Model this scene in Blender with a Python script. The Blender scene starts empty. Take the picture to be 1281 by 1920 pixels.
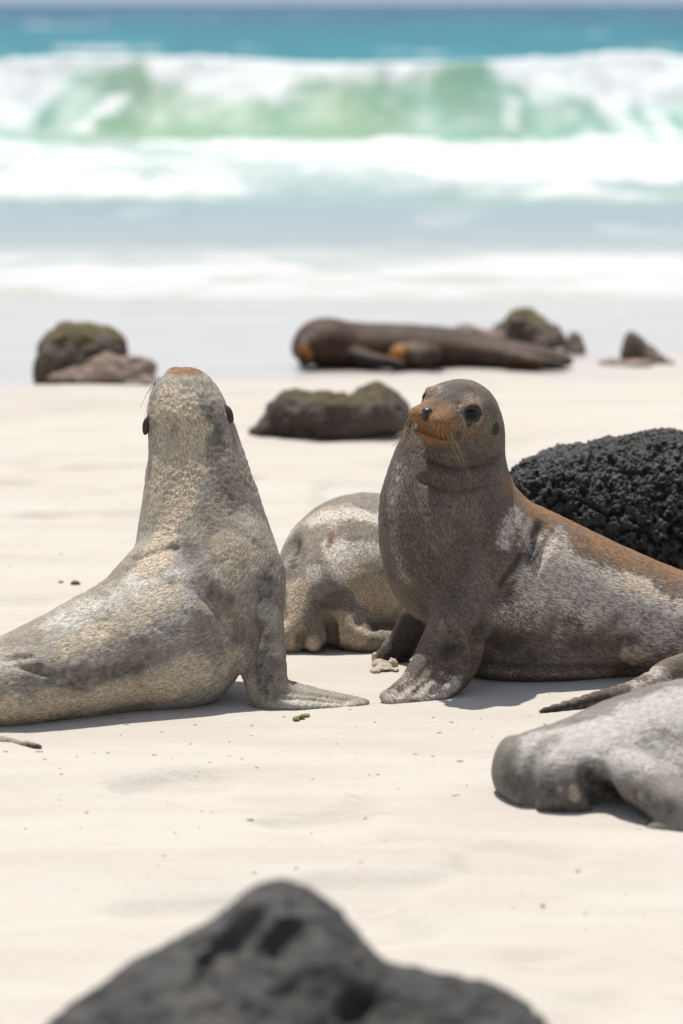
import bpy, math, random
import numpy as np
from mathutils import Vector

random.seed(7)
C = bpy.context.scene.collection
sc = bpy.context.scene
R_ = math.radians

# ------------------------------------------------------------------ camera, world, sun
EYE_H, FPX = 1.6, 6400.0                       # eye height, focal length in photo pixels
PITCH = math.atan(954 / FPX)
cam_d = bpy.data.cameras.new('camera'); cam = bpy.data.objects.new('camera', cam_d); C.objects.link(cam)
cam.location = (0, 0, EYE_H); cam.rotation_euler = (math.pi / 2 - PITCH, 0, 0)
cam_d.sensor_fit = 'VERTICAL'; cam_d.sensor_height = 36; cam_d.lens = 120
cam_d.clip_start = 0.1; cam_d.clip_end = 30000
cam_d.dof.use_dof = True; cam_d.dof.focus_distance = 8.0; cam_d.dof.aperture_fstop = 2.8
sc.camera = cam

SUN_EL, SUN_AZ = R_(70), R_(-20)               # azimuth from +Y towards +X
sun_dir = Vector((math.sin(SUN_AZ) * math.cos(SUN_EL), math.cos(SUN_AZ) * math.cos(SUN_EL), math.sin(SUN_EL)))
w = bpy.data.worlds.new('World'); sc.world = w; w.use_nodes = True
nt = w.node_tree; bg = nt.nodes['Background']
sky = nt.nodes.new('ShaderNodeTexSky'); sky.sky_type = 'NISHITA'; sky.sun_disc = False
sky.sun_elevation = SUN_EL; sky.sun_rotation = SUN_AZ; sky.air_density = 1.0; sky.dust_density = 0.4; sky.ozone_density = 1.0
tc = nt.nodes.new('ShaderNodeTexCoord'); sx_ = nt.nodes.new('ShaderNodeSeparateXYZ'); nt.links.new(tc.outputs['Generated'], sx_.inputs[0])
hr_ = nt.nodes.new('ShaderNodeMapRange'); hr_.interpolation_type = 'SMOOTHSTEP'; nt.links.new(sx_.outputs[2], hr_.inputs[0])   # bluish sea haze low over the horizon
for i_, v_ in enumerate((.0, .10, 1.0, 0.0)): hr_.inputs[1 + i_].default_value = v_
mx_ = nt.nodes.new('ShaderNodeMix'); mx_.data_type = 'RGBA'; nt.links.new(hr_.outputs[0], mx_.inputs[0]); hs_ = nt.nodes.new('ShaderNodeHueSaturation'); hs_.inputs['Saturation'].default_value = .5; nt.links.new(sky.outputs[0], hs_.inputs['Color'])   # thin milky veil
nt.links.new(hs_.outputs[0], mx_.inputs[6])
mx_.inputs[7].default_value = (3.0, 3.6, 4.5, 1)
nt.links.new(mx_.outputs[2], bg.inputs[0]); bg.inputs[1].default_value = 0.115
sd = bpy.data.lights.new('sun', 'SUN'); sun = bpy.data.objects.new('sun', sd); C.objects.link(sun)
sd.energy = 4.0; sd.angle = R_(0.6); sd.color = (1.0, 0.95, 0.88)
sun.rotation_euler = sun_dir.to_track_quat('Z', 'Y').to_euler(); sun.location = (-4, 6, 12)
sc.view_settings.view_transform = 'Standard'; sc.view_settings.look = 'None'
sc.view_settings.exposure = 0.36; sc.view_settings.gamma = 1

# ------------------------------------------------------------------ photo geometry
ct, st = math.cos(PITCH), math.sin(PITCH)
def P(px, py, Y):
    dx, dy = (px - 640.5) / FPX, (960 - py) / FPX
    d = np.array([dx, ct + dy * st, -st + dy * ct])
    return np.array([0, 0, EYE_H]) + d * (Y / d[1])
def G(py):                                     # distance of the ground seen at photo row py
    return EYE_H / math.tan(math.atan((py - 960) / FPX) + PITCH)
def M(Y): return Y / ct / FPX * 1.0            # metres per photo pixel at distance Y
def proj(V):
    z = V[:, 2] - EYE_H
    f = V[:, 1] * ct - z * st; u = V[:, 1] * st + z * ct
    return 640.5 + FPX * V[:, 0] / f, 960 - FPX * u / f, f

# ------------------------------------------------------------------ noise
def _h(i, j, k, s):
    n = (i * 374761393 + j * 668265263 + k * 2147483647 + s * 974634777) & 0xFFFFFFFF
    n = ((n ^ (n >> 13)) * 1274126177) & 0xFFFFFFFF
    n = ((n ^ (n >> 16)) * 2246822519) & 0xFFFFFFFF
    return ((n ^ (n >> 15)) & 0xFFFF) / 65535.0
def noise(Q, scale, seed=0):                   # value noise, 0..1
    q = np.asarray(Q, float) * scale
    i = np.floor(q).astype(np.int64); f = q - i; f = f * f * (3 - 2 * f)
    o = 0
    for a in (0, 1):
        wa = f[:, 0] if a else 1 - f[:, 0]
        for b in (0, 1):
            wb = f[:, 1] if b else 1 - f[:, 1]
            for c in (0, 1):
                wc = f[:, 2] if c else 1 - f[:, 2]
                o = o + wa * wb * wc * _h(i[:, 0] + a, i[:, 1] + b, i[:, 2] + c, seed)
    return o
def fbm(Q, scale, octv=4, seed=0, gain=.5):
    o, a, t = 0, 1.0, 0
    for k in range(octv):
        o = o + a * noise(Q, scale * 2 ** k, seed + 17 * k); t += a; a *= gain
    return o / t
def sstep(a, b, x):
    t = np.clip((x - a) / (b - a), 0, 1); return t * t * (3 - 2 * t)

# ------------------------------------------------------------------ implicit bodies
def catmull(A, m):
    A = np.asarray(A, float); n = len(A)
    if n == 2: return np.array([A[0] + (A[1] - A[0]) * t for t in np.linspace(0, 1, m + 1)])
    out = []
    for i in range(n - 1):
        p0 = A[max(i - 1, 0)]; p1 = A[i]; p2 = A[i + 1]; p3 = A[min(i + 2, n - 1)]
        for t in np.arange(m) / m:
            out.append(.5 * ((2 * p1) + (-p0 + p2) * t + (2 * p0 - 5 * p1 + 4 * p2 - p3) * t * t + (-p0 + 3 * p1 - 3 * p2 + p3) * t ** 3))
    out.append(A[-1]); return np.array(out)

def smin(a, b, k):
    if k <= 0: return np.minimum(a, b)
    h = np.maximum(k - np.abs(a - b), 0) / k
    return np.minimum(a, b) - h * h * k * .25

class Body:
    """a smooth union of tapered elliptic tubes, meshed by surface nets"""
    def __init__(s): s.ops = []
    def tube(s, pts, k=.04, m=5, op='add', mg=.07, ik=.012):
        # pts: (point, a, b, normal): a = half width, b = half thickness along the normal
        rows = np.array([list(p) + [a, b] + list(n) for p, a, b, n in pts])
        rows = catmull(rows, m)
        segs = []
        for i in range(len(rows) - 1):
            p0, p1 = rows[i, :3], rows[i + 1, :3]; d = p1 - p0; L = np.linalg.norm(d)
            if L < 1e-6: continue
            T = d / L; N = rows[i, 5:8] + rows[i + 1, 5:8]; N = N - T * N.dot(T); N /= np.linalg.norm(N)
            A = np.cross(T, N)
            a0, a1, b0, b1 = [max(1e-3, v) for v in (rows[i, 3], rows[i + 1, 3], rows[i, 4], rows[i + 1, 4])]
            r = max(a0, a1, b0, b1) + mg
            segs.append((p0, T, L, N, A, a0, a1, b0, b1, np.minimum(p0, p1) - r, np.maximum(p0, p1) + r))
        s.ops.append((op, k, segs, ik)); return s
    def ptube(s, pts, **kw):                   # pts: (px, py, Y, a_px, b_m[, normal])
        o = []
        for p in pts:
            n = p[5] if len(p) > 5 else (0, 1, 0)
            o.append((P(p[0], p[1], p[2]), p[3] * M(p[2]), p[4], n))
        if s.spine is None: s.spine = catmull(np.array([q[0] for q in o]), 8)
        return s.tube(o, **kw)
    spine = None
    def ball(s, c, r, k=.03, op='add', A=(1, 0, 0), N=(0, 1, 0)):   # r along A x .. : (along, across, N)
        A = np.array(A, float); A /= np.linalg.norm(A)
        c = np.array(c, float); ra, rb, rc = r
        N = np.array(N, float); N = N - A * N.dot(A); N /= np.linalg.norm(N)
        B = np.cross(A, N); rr = max(r) + .07
        s.ops.append((op, k, [('E', c, A, B, N, ra, rb, rc, None, c - rr, c + rr)], 0)); return s
    @staticmethod
    def seg(g, X, Y, Z):
        if isinstance(g[0], str):
            _, c, A, B, N, ra, rb, rc = g[:8]
            x, y, z = X - c[0], Y - c[1], Z - c[2]
            u = x * A[0] + y * A[1] + z * A[2]; v = x * B[0] + y * B[1] + z * B[2]; q = x * N[0] + y * N[1] + z * N[2]
            k0 = np.sqrt((u / ra) ** 2 + (v / rb) ** 2 + (q / rc) ** 2)
            k1 = np.sqrt((u / ra ** 2) ** 2 + (v / rb ** 2) ** 2 + (q / rc ** 2) ** 2)
            return k0 * (k0 - 1) / np.maximum(k1, 1e-6)
        p0, T, L, N, A, a0, a1, b0, b1 = g[:9]
        x, y, z = X - p0[0], Y - p0[1], Z - p0[2]
        l = x * T[0] + y * T[1] + z * T[2]; t = np.clip(l / L, 0, 1); ov = l - t * L
        u = x * A[0] + y * A[1] + z * A[2]; v = x * N[0] + y * N[1] + z * N[2]
        a = a0 + (a1 - a0) * t; b = b0 + (b1 - b0) * t; c = np.minimum(a, b)
        k0 = np.sqrt((u / a) ** 2 + (v / b) ** 2 + (ov / c) ** 2)
        k1 = np.sqrt((u / a ** 2) ** 2 + (v / b ** 2) ** 2 + (ov / c ** 2) ** 2)
        return k0 * (k0 - 1) / np.maximum(k1, 1e-6)
    def comb(s, F, T, op, k):
        return smin(F, T, k) if op == 'add' else -smin(-F, T, k)
    def bounds(s):
        lo = np.min([g[9] for o in s.ops if o[0] == 'add' for g in o[2]], axis=0)
        hi = np.max([g[10] for o in s.ops if o[0] == 'add' for g in o[2]], axis=0)
        return lo, hi
    def grid(s, h):
        lo, hi = s.bounds(); lo = lo + .045; hi = hi - .045
        if s.floor is not None: lo[2] = max(lo[2], s.floor - 3 * h)
        n = np.ceil((hi - lo) / h).astype(int) + 1
        ax = [(lo[i] + h * np.arange(n[i])).astype(np.float32) for i in range(3)]
        F = np.full(n, 1.0, np.float32)
        def rng(a, b):
            i0 = np.clip(np.floor((a - lo) / h).astype(int), 0, n); i1 = np.clip(np.ceil((b - lo) / h).astype(int) + 1, 0, n)
            return tuple(slice(i0[i], max(i1[i], i0[i])) for i in range(3))
        for op, k, segs, ik in s.ops:
            blo = np.min([g[9] for g in segs], axis=0); bhi = np.max([g[10] for g in segs], axis=0)
            R0 = rng(blo, bhi); T = np.full(n, 1.0, np.float32) if len(segs) > 1 else None
            for g in segs:
                r = rng(g[9], g[10])
                X = ax[0][r[0]][:, None, None]; Yy = ax[1][r[1]][None, :, None]; Z = ax[2][r[2]][None, None, :]
                if 0 in (X.size, Yy.size, Z.size): continue
                d = s.seg(g, X, Yy, Z).astype(np.float32)
                if T is None: F[r] = s.comb(F[r], d, op, k)
                else: T[r] = smin(T[r], d, ik)
            if T is not None: F[R0] = s.comb(F[R0], T[R0], op, k)
        if s.floor is not None:
            Z = ax[2][None, None, :]; F = -smin(-F, (Z - s.floor).astype(np.float32) * np.ones_like(F), .02)
        return F, lo, n
    floor = -0.02
    def at(s, Q):
        X, Y, Z = Q[:, 0], Q[:, 1], Q[:, 2]; F = np.full(len(Q), 1.0)
        for op, k, segs, ik in s.ops:
            T = np.full(len(Q), 1.0)
            for g in segs:
                m = np.all((Q > g[9]) & (Q < g[10]), axis=1)
                if not m.any(): continue
                d = s.seg(g, X[m], Y[m], Z[m]); T[m] = smin(T[m], d, ik if len(segs) > 1 else 0)
            m = T < .999
            F[m] = s.comb(F[m], T[m], op, k)
        if s.floor is not None: F = -smin(-F, Z - s.floor, .02)
        return F
    def mesh(s, h, sub=0, smooth=2):
        F, lo, n = s.grid(h)
        S = F < 0
        nc = n - 1
        cnt = np.zeros(nc, np.int8)
        cor = [(a, b, c) for a in (0, 1) for b in (0, 1) for c in (0, 1)]
        for a, b, c in cor: cnt += S[a:a + nc[0], b:b + nc[1], c:c + nc[2]]
        I = np.argwhere((cnt > 0) & (cnt < 8))
        idx = np.full(nc, -1, np.int64); idx[I[:, 0], I[:, 1], I[:, 2]] = np.arange(len(I))
        acc = np.zeros((len(I), 3)); num = np.zeros(len(I))
        for a in cor:
            for ax_ in range(3):
                if a[ax_]: continue
                b = list(a); b[ax_] = 1
                fa = F[I[:, 0] + a[0], I[:, 1] + a[1], I[:, 2] + a[2]].astype(float)
                fb = F[I[:, 0] + b[0], I[:, 1] + b[1], I[:, 2] + b[2]].astype(float)
                m = (fa < 0) != (fb < 0); t = fa[m] / (fa[m] - fb[m])
                p = np.tile(np.array(a, float), (m.sum(), 1)); p[:, ax_] += t
                acc[m] += p; num[m] += 1
        V = lo + h * (I + acc / num[:, None])
        Q = []
        for ax_ in range(3):
            o1, o2 = [(1, 2), (2, 0), (0, 1)][ax_]
            sl0 = [slice(1, -1)] * 3; sl1 = [slice(1, -1)] * 3
            sl0[ax_] = slice(0, -1); sl1[ax_] = slice(1, None)
            A, B = S[tuple(sl0)], S[tuple(sl1)]
            E = np.argwhere(A != B); ins = A[E[:, 0], E[:, 1], E[:, 2]]
            off = np.array([1, 1, 1]); off[ax_] = 0; E = E + off
            def cell(d1, d2):
                c = E.copy(); c[:, o1] -= d1; c[:, o2] -= d2; return idx[c[:, 0], c[:, 1], c[:, 2]]
            q = np.stack([cell(1, 1), cell(0, 1), cell(0, 0), cell(1, 0)], 1)
            q[~ins] = q[~ins][:, ::-1]; Q.append(q)
        Q = np.concatenate(Q)
        for _ in range(smooth): V = lap(V, Q, .5)
        for _ in range(sub):
            V, Q = subdiv(V, Q)
            for _ in range(2):
                e = 1.2e-3; f0 = s.at(V)
                g = np.stack([(s.at(V + np.eye(3)[i] * e) - f0) / e for i in range(3)], 1)
                gn = np.linalg.norm(g, axis=1); gn[gn < .3] = 1e9
                V = V - g / (gn ** 2)[:, None] * np.clip(f0, -h, h)[:, None]
            V = lap(V, Q, .5); V = lap(V, Q, .4)
        return V, Q
def lap(V, Q, f):
    s = np.zeros_like(V); c = np.zeros(len(V))
    for i in range(4):
        for j in ((i + 1) % 4, (i + 3) % 4):
            for k in range(3): s[:, k] += np.bincount(Q[:, i], V[Q[:, j], k], len(V))
            c += np.bincount(Q[:, i], minlength=len(V))
    return V + f * (s / np.maximum(c, 1)[:, None] - V) * (c > 0)[:, None]
def subdiv(V, Q):
    n = len(V)
    E = np.concatenate([np.stack([Q[:, i], Q[:, (i + 1) % 4]], 1) for i in range(4)]); E.sort(1)
    key, inv = np.unique(E[:, 0] * n + E[:, 1], return_inverse=True)
    a, b = key // n, key % n
    mid = (V[a] + V[b]) / 2; cen = V[Q].mean(1); ne = len(key); nq = len(Q)
    e = [n + inv[i * nq:(i + 1) * nq] for i in range(4)]; c = n + ne + np.arange(nq)
    NQ = np.concatenate([np.stack([Q[:, i], e[i], c, e[(i + 3) % 4]], 1) for i in range(4)])
    return np.concatenate([V, mid, cen]), NQ
def normals(V, Q):
    fn = np.cross(V[Q[:, 2]] - V[Q[:, 0]], V[Q[:, 3]] - V[Q[:, 1]])
    N = np.zeros_like(V)
    for i in range(4):
        for k in range(3): N[:, k] += np.bincount(Q[:, i], fn[:, k], len(V))
    return N / np.maximum(np.linalg.norm(N, axis=1), 1e-12)[:, None]

# ------------------------------------------------------------------ objects
def tag(o, label=None, cat=None, group=None, kind=None):
    if label: o['label'] = label
    if cat: o['category'] = cat
    if group: o['group'] = group
    if kind: o['kind'] = kind
    return o
def link(name, V, Q, mat, parent=None, origin=None, attrs=None, smooth=True):
    V = np.asarray(V, float); Q = np.asarray(Q)
    org = np.zeros(3) if origin is None else np.asarray(origin, float)
    me = bpy.data.meshes.new(name); k = Q.shape[1]
    me.vertices.add(len(V)); me.vertices.foreach_set('co', (V - org).astype(np.float32).ravel())
    me.loops.add(len(Q) * k); me.loops.foreach_set('vertex_index', Q.astype(np.int32).ravel())
    me.polygons.add(len(Q)); me.polygons.foreach_set('loop_start', np.arange(len(Q), dtype=np.int32) * k)
    me.polygons.foreach_set('loop_total', np.full(len(Q), k, np.int32))
    me.polygons.foreach_set('use_smooth', np.full(len(Q), smooth))
    me.update(); me.validate()
    for an, av in (attrs or {}).items():
        if av.ndim == 2 and av.shape[1] == 3:
            at = me.attributes.new(an, 'FLOAT_VECTOR', 'POINT'); at.data.foreach_set('vector', av.astype(np.float32).ravel())
        elif av.ndim == 2:
            at = me.attributes.new(an, 'FLOAT_COLOR', 'POINT'); at.data.foreach_set('color', av.astype(np.float32).ravel())
        else:
            at = me.attributes.new(an, 'FLOAT', 'POINT'); at.data.foreach_set('value', av.astype(np.float32))
    me.materials.append(mat)
    o = bpy.data.objects.new(name, me); C.objects.link(o)
    if parent is not None:
        o.parent = parent; o.location = org - np.array(parent.location)
    else: o.location = org
    return o
def ring_tube(pts, rad, seg=6):                # thin tapered tube as quads with closed ends
    pts = np.asarray(pts, float); n = len(pts); V = []; Q = []
    for i in range(n):
        T = pts[min(i + 1, n - 1)] - pts[max(i - 1, 0)]; T /= np.linalg.norm(T)
        A = np.cross(T, (.3, .2, 1)); A /= np.linalg.norm(A); B = np.cross(T, A)
        for j in range(seg):
            t = 2 * math.pi * j / seg; V.append(pts[i] + rad[i] * (A * math.cos(t) + B * math.sin(t)))
    for i in range(n - 1):
        for j in range(seg):
            k = (j + 1) % seg; Q.append((i * seg + j, i * seg + k, (i + 1) * seg + k, (i + 1) * seg + j))
    return np.array(V), np.array(Q)
def sphere(c, r, A=(1, 0, 0), N=(0, 1, 0), nu=20, nv=12):
    A = np.array(A, float); A /= np.linalg.norm(A); N = np.array(N, float); N = N - A * N.dot(A); N /= np.linalg.norm(N); B = np.cross(A, N)
    V = []; Q = []
    for i in range(nv + 1):
        th = max(.02, min(math.pi - .02, math.pi * i / nv))
        for j in range(nu):
            ph = 2 * math.pi * j / nu
            V.append(np.array(c) + A * r[0] * math.sin(th) * math.cos(ph) + B * r[1] * math.sin(th) * math.sin(ph) + N * r[2] * math.cos(th))
    for i in range(nv):
        for j in range(nu):
            k = (j + 1) % nu; Q.append((i * nu + j, (i + 1) * nu + j, (i + 1) * nu + k, i * nu + k))
    return np.array(V), np.array(Q)

def spine_coords(V, sp):
    n = len(V); best = np.full(n, 1e9); S = np.zeros(n); U = np.zeros(n); W = np.zeros(n); acc = 0.0
    for i in range(len(sp) - 1):
        T = sp[i + 1] - sp[i]; L = np.linalg.norm(T); T /= L
        up = np.array([0, 0, 1.0]) + np.array([.9, 0, 0]) * (abs(T[2]) > .5) * np.sign(T[0] * T[2]) * -1; up = up - T * up.dot(T); up /= np.linalg.norm(up); sd_ = np.cross(T, up)
        v = V - sp[i]; l = v @ T; t = np.clip(l, 0, L); d = np.linalg.norm(v - np.outer(t, T), axis=1); m = d < best
        best[m] = d[m]; S[m] = acc + l[m]; U[m] = (v @ up)[m]; W[m] = (v @ sd_)[m]; acc += L
    return np.stack([S, U, W], 1)
class Paint:
    """coat patches plus painted light and shade on the animal's own surface: rust, sand, dark, pale"""
    def __init__(s, V, N):
        s.V = V; s.px, s.py, s.d = proj(V); s.ch = np.zeros((len(V), 4))
        s.wob = (fbm(V, 13, 5, 5, .6) - .5) * 1.9; s.wob2 = fbm(V, 60, 3, 9) - .5
        s.front = ((V - np.array([0, 0, EYE_H])) * N).sum(1) < 0
    def hit(s, px, py):
        r2 = (s.px - px) ** 2 + (s.py - py) ** 2; r2 = np.where(s.front, r2, 1e9)
        m = r2 < max(144, r2.min() * 1.5 + 4)
        i = np.where(m)[0]; return s.V[i[np.argmin(s.d[i])]]
    def dab(s, c, px, py, r, v=1.0, soft=.6, sub=False):
        p = s.hit(px, py); d = np.linalg.norm(s.V - p, axis=1) / (r * M(p[1])) + s.wob * .9 + s.wob2 * .35
        m = v * (1 - sstep(1 - soft, 1 + soft * .4, d)); k = 'rsdp'.index(c)
        s.ch[:, k] = np.clip(s.ch[:, k] - m, 0, 1) if sub else np.maximum(s.ch[:, k], m)
    def line(s, c, pts, r, v=1.0, soft=.6, n=6, sub=False):
        for (x0, y0), (x1, y1) in zip(pts[:-1], pts[1:]):
            n = max(3, int(math.hypot(x1 - x0, y1 - y0) / (r * .55)) + 1)
            for t in np.linspace(0, 1, n): s.dab(c, x0 + (x1 - x0) * t, y0 + (y1 - y0) * t, r, v, soft, sub)

# ------------------------------------------------------------------ materials
class NT:
    def __init__(s, name):
        s.m = bpy.data.materials.new(name); s.m.use_nodes = True; s.t = s.m.node_tree
        s.b = s.t.nodes['Principled BSDF']; s.out = s.t.nodes['Material Output']
        s.co = s.n('ShaderNodeTexCoord').outputs['Object']
    def n(s, t, **kw):
        x = s.t.nodes.new(t)
        for k, v in kw.items(): setattr(x, k, v)
        return x
    def set(s, sock, v):
        if hasattr(v, 'is_output'): s.t.links.new(v, sock)
        else: sock.default_value = v
    def map(s, scale, rot=(0, 0, 0)):
        m = s.n('ShaderNodeMapping'); s.t.links.new(s.co, m.inputs[0]); m.inputs['Scale'].default_value = scale; m.inputs['Rotation'].default_value = rot
        return m.outputs[0]
    def noise(s, scale, detail=4, rough=.55, vec=None, dist=0):
        x = s.n('ShaderNodeTexNoise'); s.t.links.new(vec or s.co, x.inputs['Vector'])
        x.inputs['Scale'].default_value = scale; x.inputs['Detail'].default_value = detail; x.inputs['Roughness'].default_value = rough; x.inputs['Distortion'].default_value = dist
        return x.outputs[0]
    def voro(s, scale, vec=None, feature='F1', rnd=1.0):
        x = s.n('ShaderNodeTexVoronoi', feature=feature); s.t.links.new(vec or s.co, x.inputs['Vector'])
        x.inputs['Scale'].default_value = scale; x.inputs['Randomness'].default_value = rnd
        return x.outputs['Distance']
    def math(s, op, a, b=0.0, clamp=False):
        x = s.n('ShaderNodeMath', operation=op, use_clamp=clamp); s.set(x.inputs[0], a); s.set(x.inputs[1], b); return x.outputs[0]
    def step(s, v, lo, hi, a=0.0, b=1.0):
        x = s.n('ShaderNodeMapRange', interpolation_type='SMOOTHSTEP'); s.set(x.inputs[0], v)
        for i, q in enumerate((lo, hi, a, b)): s.set(x.inputs[1 + i], q)
        return x.outputs[0]
    def mix(s, f, a, b, mode='MIX'):
        x = s.n('ShaderNodeMix', data_type='RGBA', blend_type=mode); s.set(x.inputs[0], f)
        for sk, v in ((x.inputs[6], a), (x.inputs[7], b)): s.set(sk, v if hasattr(v, 'is_output') else (*v, 1))
        return x.outputs[2]
    def attr(s, name):
        return s.n('ShaderNodeAttribute', attribute_name=name)
    def bump(s, h, strength, dist, prev=None):
        x = s.n('ShaderNodeBump'); s.set(x.inputs['Strength'], strength); x.inputs['Distance'].default_value = dist
        s.set(x.inputs['Height'], h)
        if prev: s.t.links.new(prev, x.inputs['Normal'])
        return x.outputs[0]
    def fin(s, col=None, rough=None, spec=None, nrm=None, **kw):
        if col is not None: s.set(s.b.inputs['Base Color'], col if hasattr(col, 'is_output') else (*col, 1))
        if rough is not None: s.set(s.b.inputs['Roughness'], rough)
        if spec is not None: s.set(s.b.inputs['Specular IOR Level'], spec)
        if nrm is not None: s.t.links.new(nrm, s.b.inputs['Normal'])
        for k, v in kw.items(): s.set(s.b.inputs[k], v)
        return s.m

def fur(name, base, base2, sand, dark, pale, rust, stretch=(1, 1, .5), grain=1.0, fine=420):
    t = NT(name); a = t.attr('coat'); sp = t.n('ShaderNodeSeparateColor'); t.t.links.new(a.outputs['Color'], sp.inputs[0])
    r, s_, d, p = sp.outputs[0], sp.outputs[1], sp.outputs[2], a.outputs['Alpha']
    big = t.noise(9, 5, .6); mid = t.noise(55, 5, .65)
    mp = t.n('ShaderNodeMapping'); t.t.links.new(t.attr('flow').outputs['Vector'], mp.inputs[0]); mp.inputs['Scale'].default_value = (.28, 1, 1); v = mp.outputs[0]
    hair = t.noise(fine * .62, 3, .6, v); hair2 = t.noise(fine * 1.3, 2, .5, v); grit = t.noise(520, 2, .6)
    col = t.mix(t.step(big, .35, .65), base, base2)
    def mask(ch, amp, amp2, lo=.08, hi=.95):
        gate = t.math('MULTIPLY', ch, 2.5, True)
        q = t.math('ADD', t.math('MULTIPLY', t.math('SUBTRACT', mid, .5), amp * 2), t.math('MULTIPLY', t.math('SUBTRACT', hair, .5), amp2 * 1.6))
        return t.step(t.math('ADD', ch, t.math('MULTIPLY', q, gate)), lo, hi)
    col = t.mix(mask(p, .5, .7), col, pale)
    col = t.mix(mask(r, .35, .4), col, rust)
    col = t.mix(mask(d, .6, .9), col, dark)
    grit2 = t.math('ADD', t.math('MULTIPLY', t.math('SUBTRACT', grit, .5), 1.1), s_)
    sm = t.step(t.math('ADD', grit2, t.math('MULTIPLY', t.math('SUBTRACT', mid, .5), .9)), .16, .92)
    col = t.mix(t.math('MULTIPLY', sm, .9), col, sand)
    hh = t.step(t.math('ADD', t.math('MULTIPLY', hair, .6), t.math('MULTIPLY', hair2, .4)), .40, .60)
    g = t.math('ADD', t.math('MULTIPLY', hh, .76 * grain), 1 - .44 * grain)
    gc = t.n('ShaderNodeCombineColor')
    for i in range(3): t.t.links.new(g, gc.inputs[i])
    col = t.mix(1.0, col, gc.outputs[0], 'MULTIPLY')
    # scattered pale sand grains stuck in the coat
    spk = t.step(grit, .66, .74); col = t.mix(t.math('MULTIPLY', spk, .38), col, sand)
    n = t.bump(hh, .5 * grain, .003)
    clump = t.voro(150, None, 'SMOOTH_F1'); clump = t.math('SUBTRACT', 1.0, clump)
    n = t.bump(t.math('MULTIPLY', clump, t.step(s_, .35, .9)), .6, .005, n)
    n = t.bump(mid, .35, .006, n)
    return t.fin(col, .62, .28, n)

def simple(name, col, rough=.5, spec=.4, n=None):
    t = NT(name); nz = t.noise(80, 4)
    c2 = tuple(x * .6 for x in col)
    return t.fin(t.mix(nz, c2, col), rough, spec, t.bump(t.noise(300, 3), .3, .001) if n is None else None)

BROWN = dict(base=(.108, .082, .060), base2=(.165, .130, .100), sand=(.56, .45, .32), dark=(.032, .027, .024), pale=(.46, .395, .335), rust=(.255, .125, .046))
m_right = fur('right_coat', **BROWN)
m_left = fur('left_coat', (.235, .20, .155), (.345, .303, .243), (.53, .43, .305), (.050, .046, .042), (.50, .465, .405), (.22, .105, .042), grain=.85)
m_mid = fur('middle_coat', (.185, .152, .115), (.265, .226, .18), (.48, .38, .265), (.055, .043, .032), (.54, .48, .41), (.15, .06, .018))
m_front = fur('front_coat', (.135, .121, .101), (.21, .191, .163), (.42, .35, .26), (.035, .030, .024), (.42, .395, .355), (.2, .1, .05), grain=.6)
m_far = fur('far_coat', (.046, .024, .011), (.074, .041, .021), (.3, .24, .18), (.012, .011, .012), (.17, .115, .07), (.34, .135, .022), grain=.5)
t = NT('eye_black'); m_eye = t.fin((.004, .003, .0025), .05, .22)
t = NT('nose_skin'); m_nose = t.fin((.018, .018, .02), .38, .5, t.bump(t.noise(500, 2), .5, .001))
m_ear = simple('ear_skin', (.075, .06, .05), .75, .15)
m_whisk = simple('whisker_hair', (.42, .30, .17), .4); m_whisk_d = simple('whisker_dark', (.10, .07, .05), .4)

# ------------------------------------------------------------------ ground and water
def sand_height(X, Y):
    Q = np.stack([X, Y, np.zeros_like(X)], 1)
    z = (fbm(Q * np.array([.8, 1.6, 1]), 1.3, 4, 3) - .5) * .035 + (fbm(Q * np.array([1, 1.6, 1]), 9, 3, 8) - .5) * .006
    # trodden dimples
    f = fbm(Q, 3.2, 2, 21); z -= sstep(.62, .76, f) * .022
    dry = 1 - sstep(12.5, 15, Y); z *= .25 + .75 * dry
    keep = np.zeros_like(X)                     # level where the animals lie
    for cx, cy, rx, ry in ((-.25, 7.65, .75, .4), (.6, 8.0, .7, .35), (.05, 8.6, .3, .4), (.9, 6.85, .6, .4)):
        keep = np.maximum(keep, 1 - sstep(.8, 1.5, np.hypot((X - cx) / rx, (Y - cy) / ry)))
    z *= 1 - .8 * keep
    Rx = (X - .01) / .055; Ry = (Y - 6.76) / .05
    z += .022 * np.exp(-Rx ** 2 - Ry ** 2) * sstep(.35, .6, fbm(Q, 22, 3, 91)) + .010 * np.exp(-((X - .30) / .2) ** 2 - ((Y - 6.3) / .12) ** 2)
    # low drift under the rocks at the back left, then the slope into the water
    z += .05 * np.exp(-((X + 1.05) / .5) ** 2 - ((Y - 13.9) / .35) ** 2)
    z -= np.clip(Y - 18.6, 0, None) * .055
    return z
def fan(rows, cols, wid):
    r = np.asarray(rows, float); u = np.linspace(-1, 1, cols); u = np.sign(u) * (.45 * np.abs(u) + .55 * np.abs(u) ** 3)
    Y = np.repeat(r, cols); X = (u[None, :] * wid(r)[:, None]).ravel()
    i = np.arange(len(r) - 1)[:, None] * cols + np.arange(cols - 1)[None, :]
    Q = np.stack([i, i + 1, i + cols + 1, i + cols], -1).reshape(-1, 4)
    return X, Y, Q
rows = np.concatenate([np.linspace(-60, 3, 40), np.arange(3.1, 12, .022), np.arange(12, 20, .05), np.arange(20, 60, .8)])
X, Y, Q = fan(rows, 420, lambda r: 6 + np.abs(r) * .55 + np.where(r < 3, 40, 0) * np.clip((3 - r) / 20, 0, 1))
ts = NT('beach_sand_mat')
sp = ts.n('ShaderNodeSeparateXYZ'); ts.t.links.new(ts.co, sp.inputs[0])
wn = ts.noise(.8, 4, .55)
edge = ts.math('ADD', ts.math('ADD', sp.outputs[1], ts.math('MULTIPLY', sp.outputs[0], -.42)), ts.math('MULTIPLY', ts.math('SUBTRACT', wn, .5), 2.2))
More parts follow.
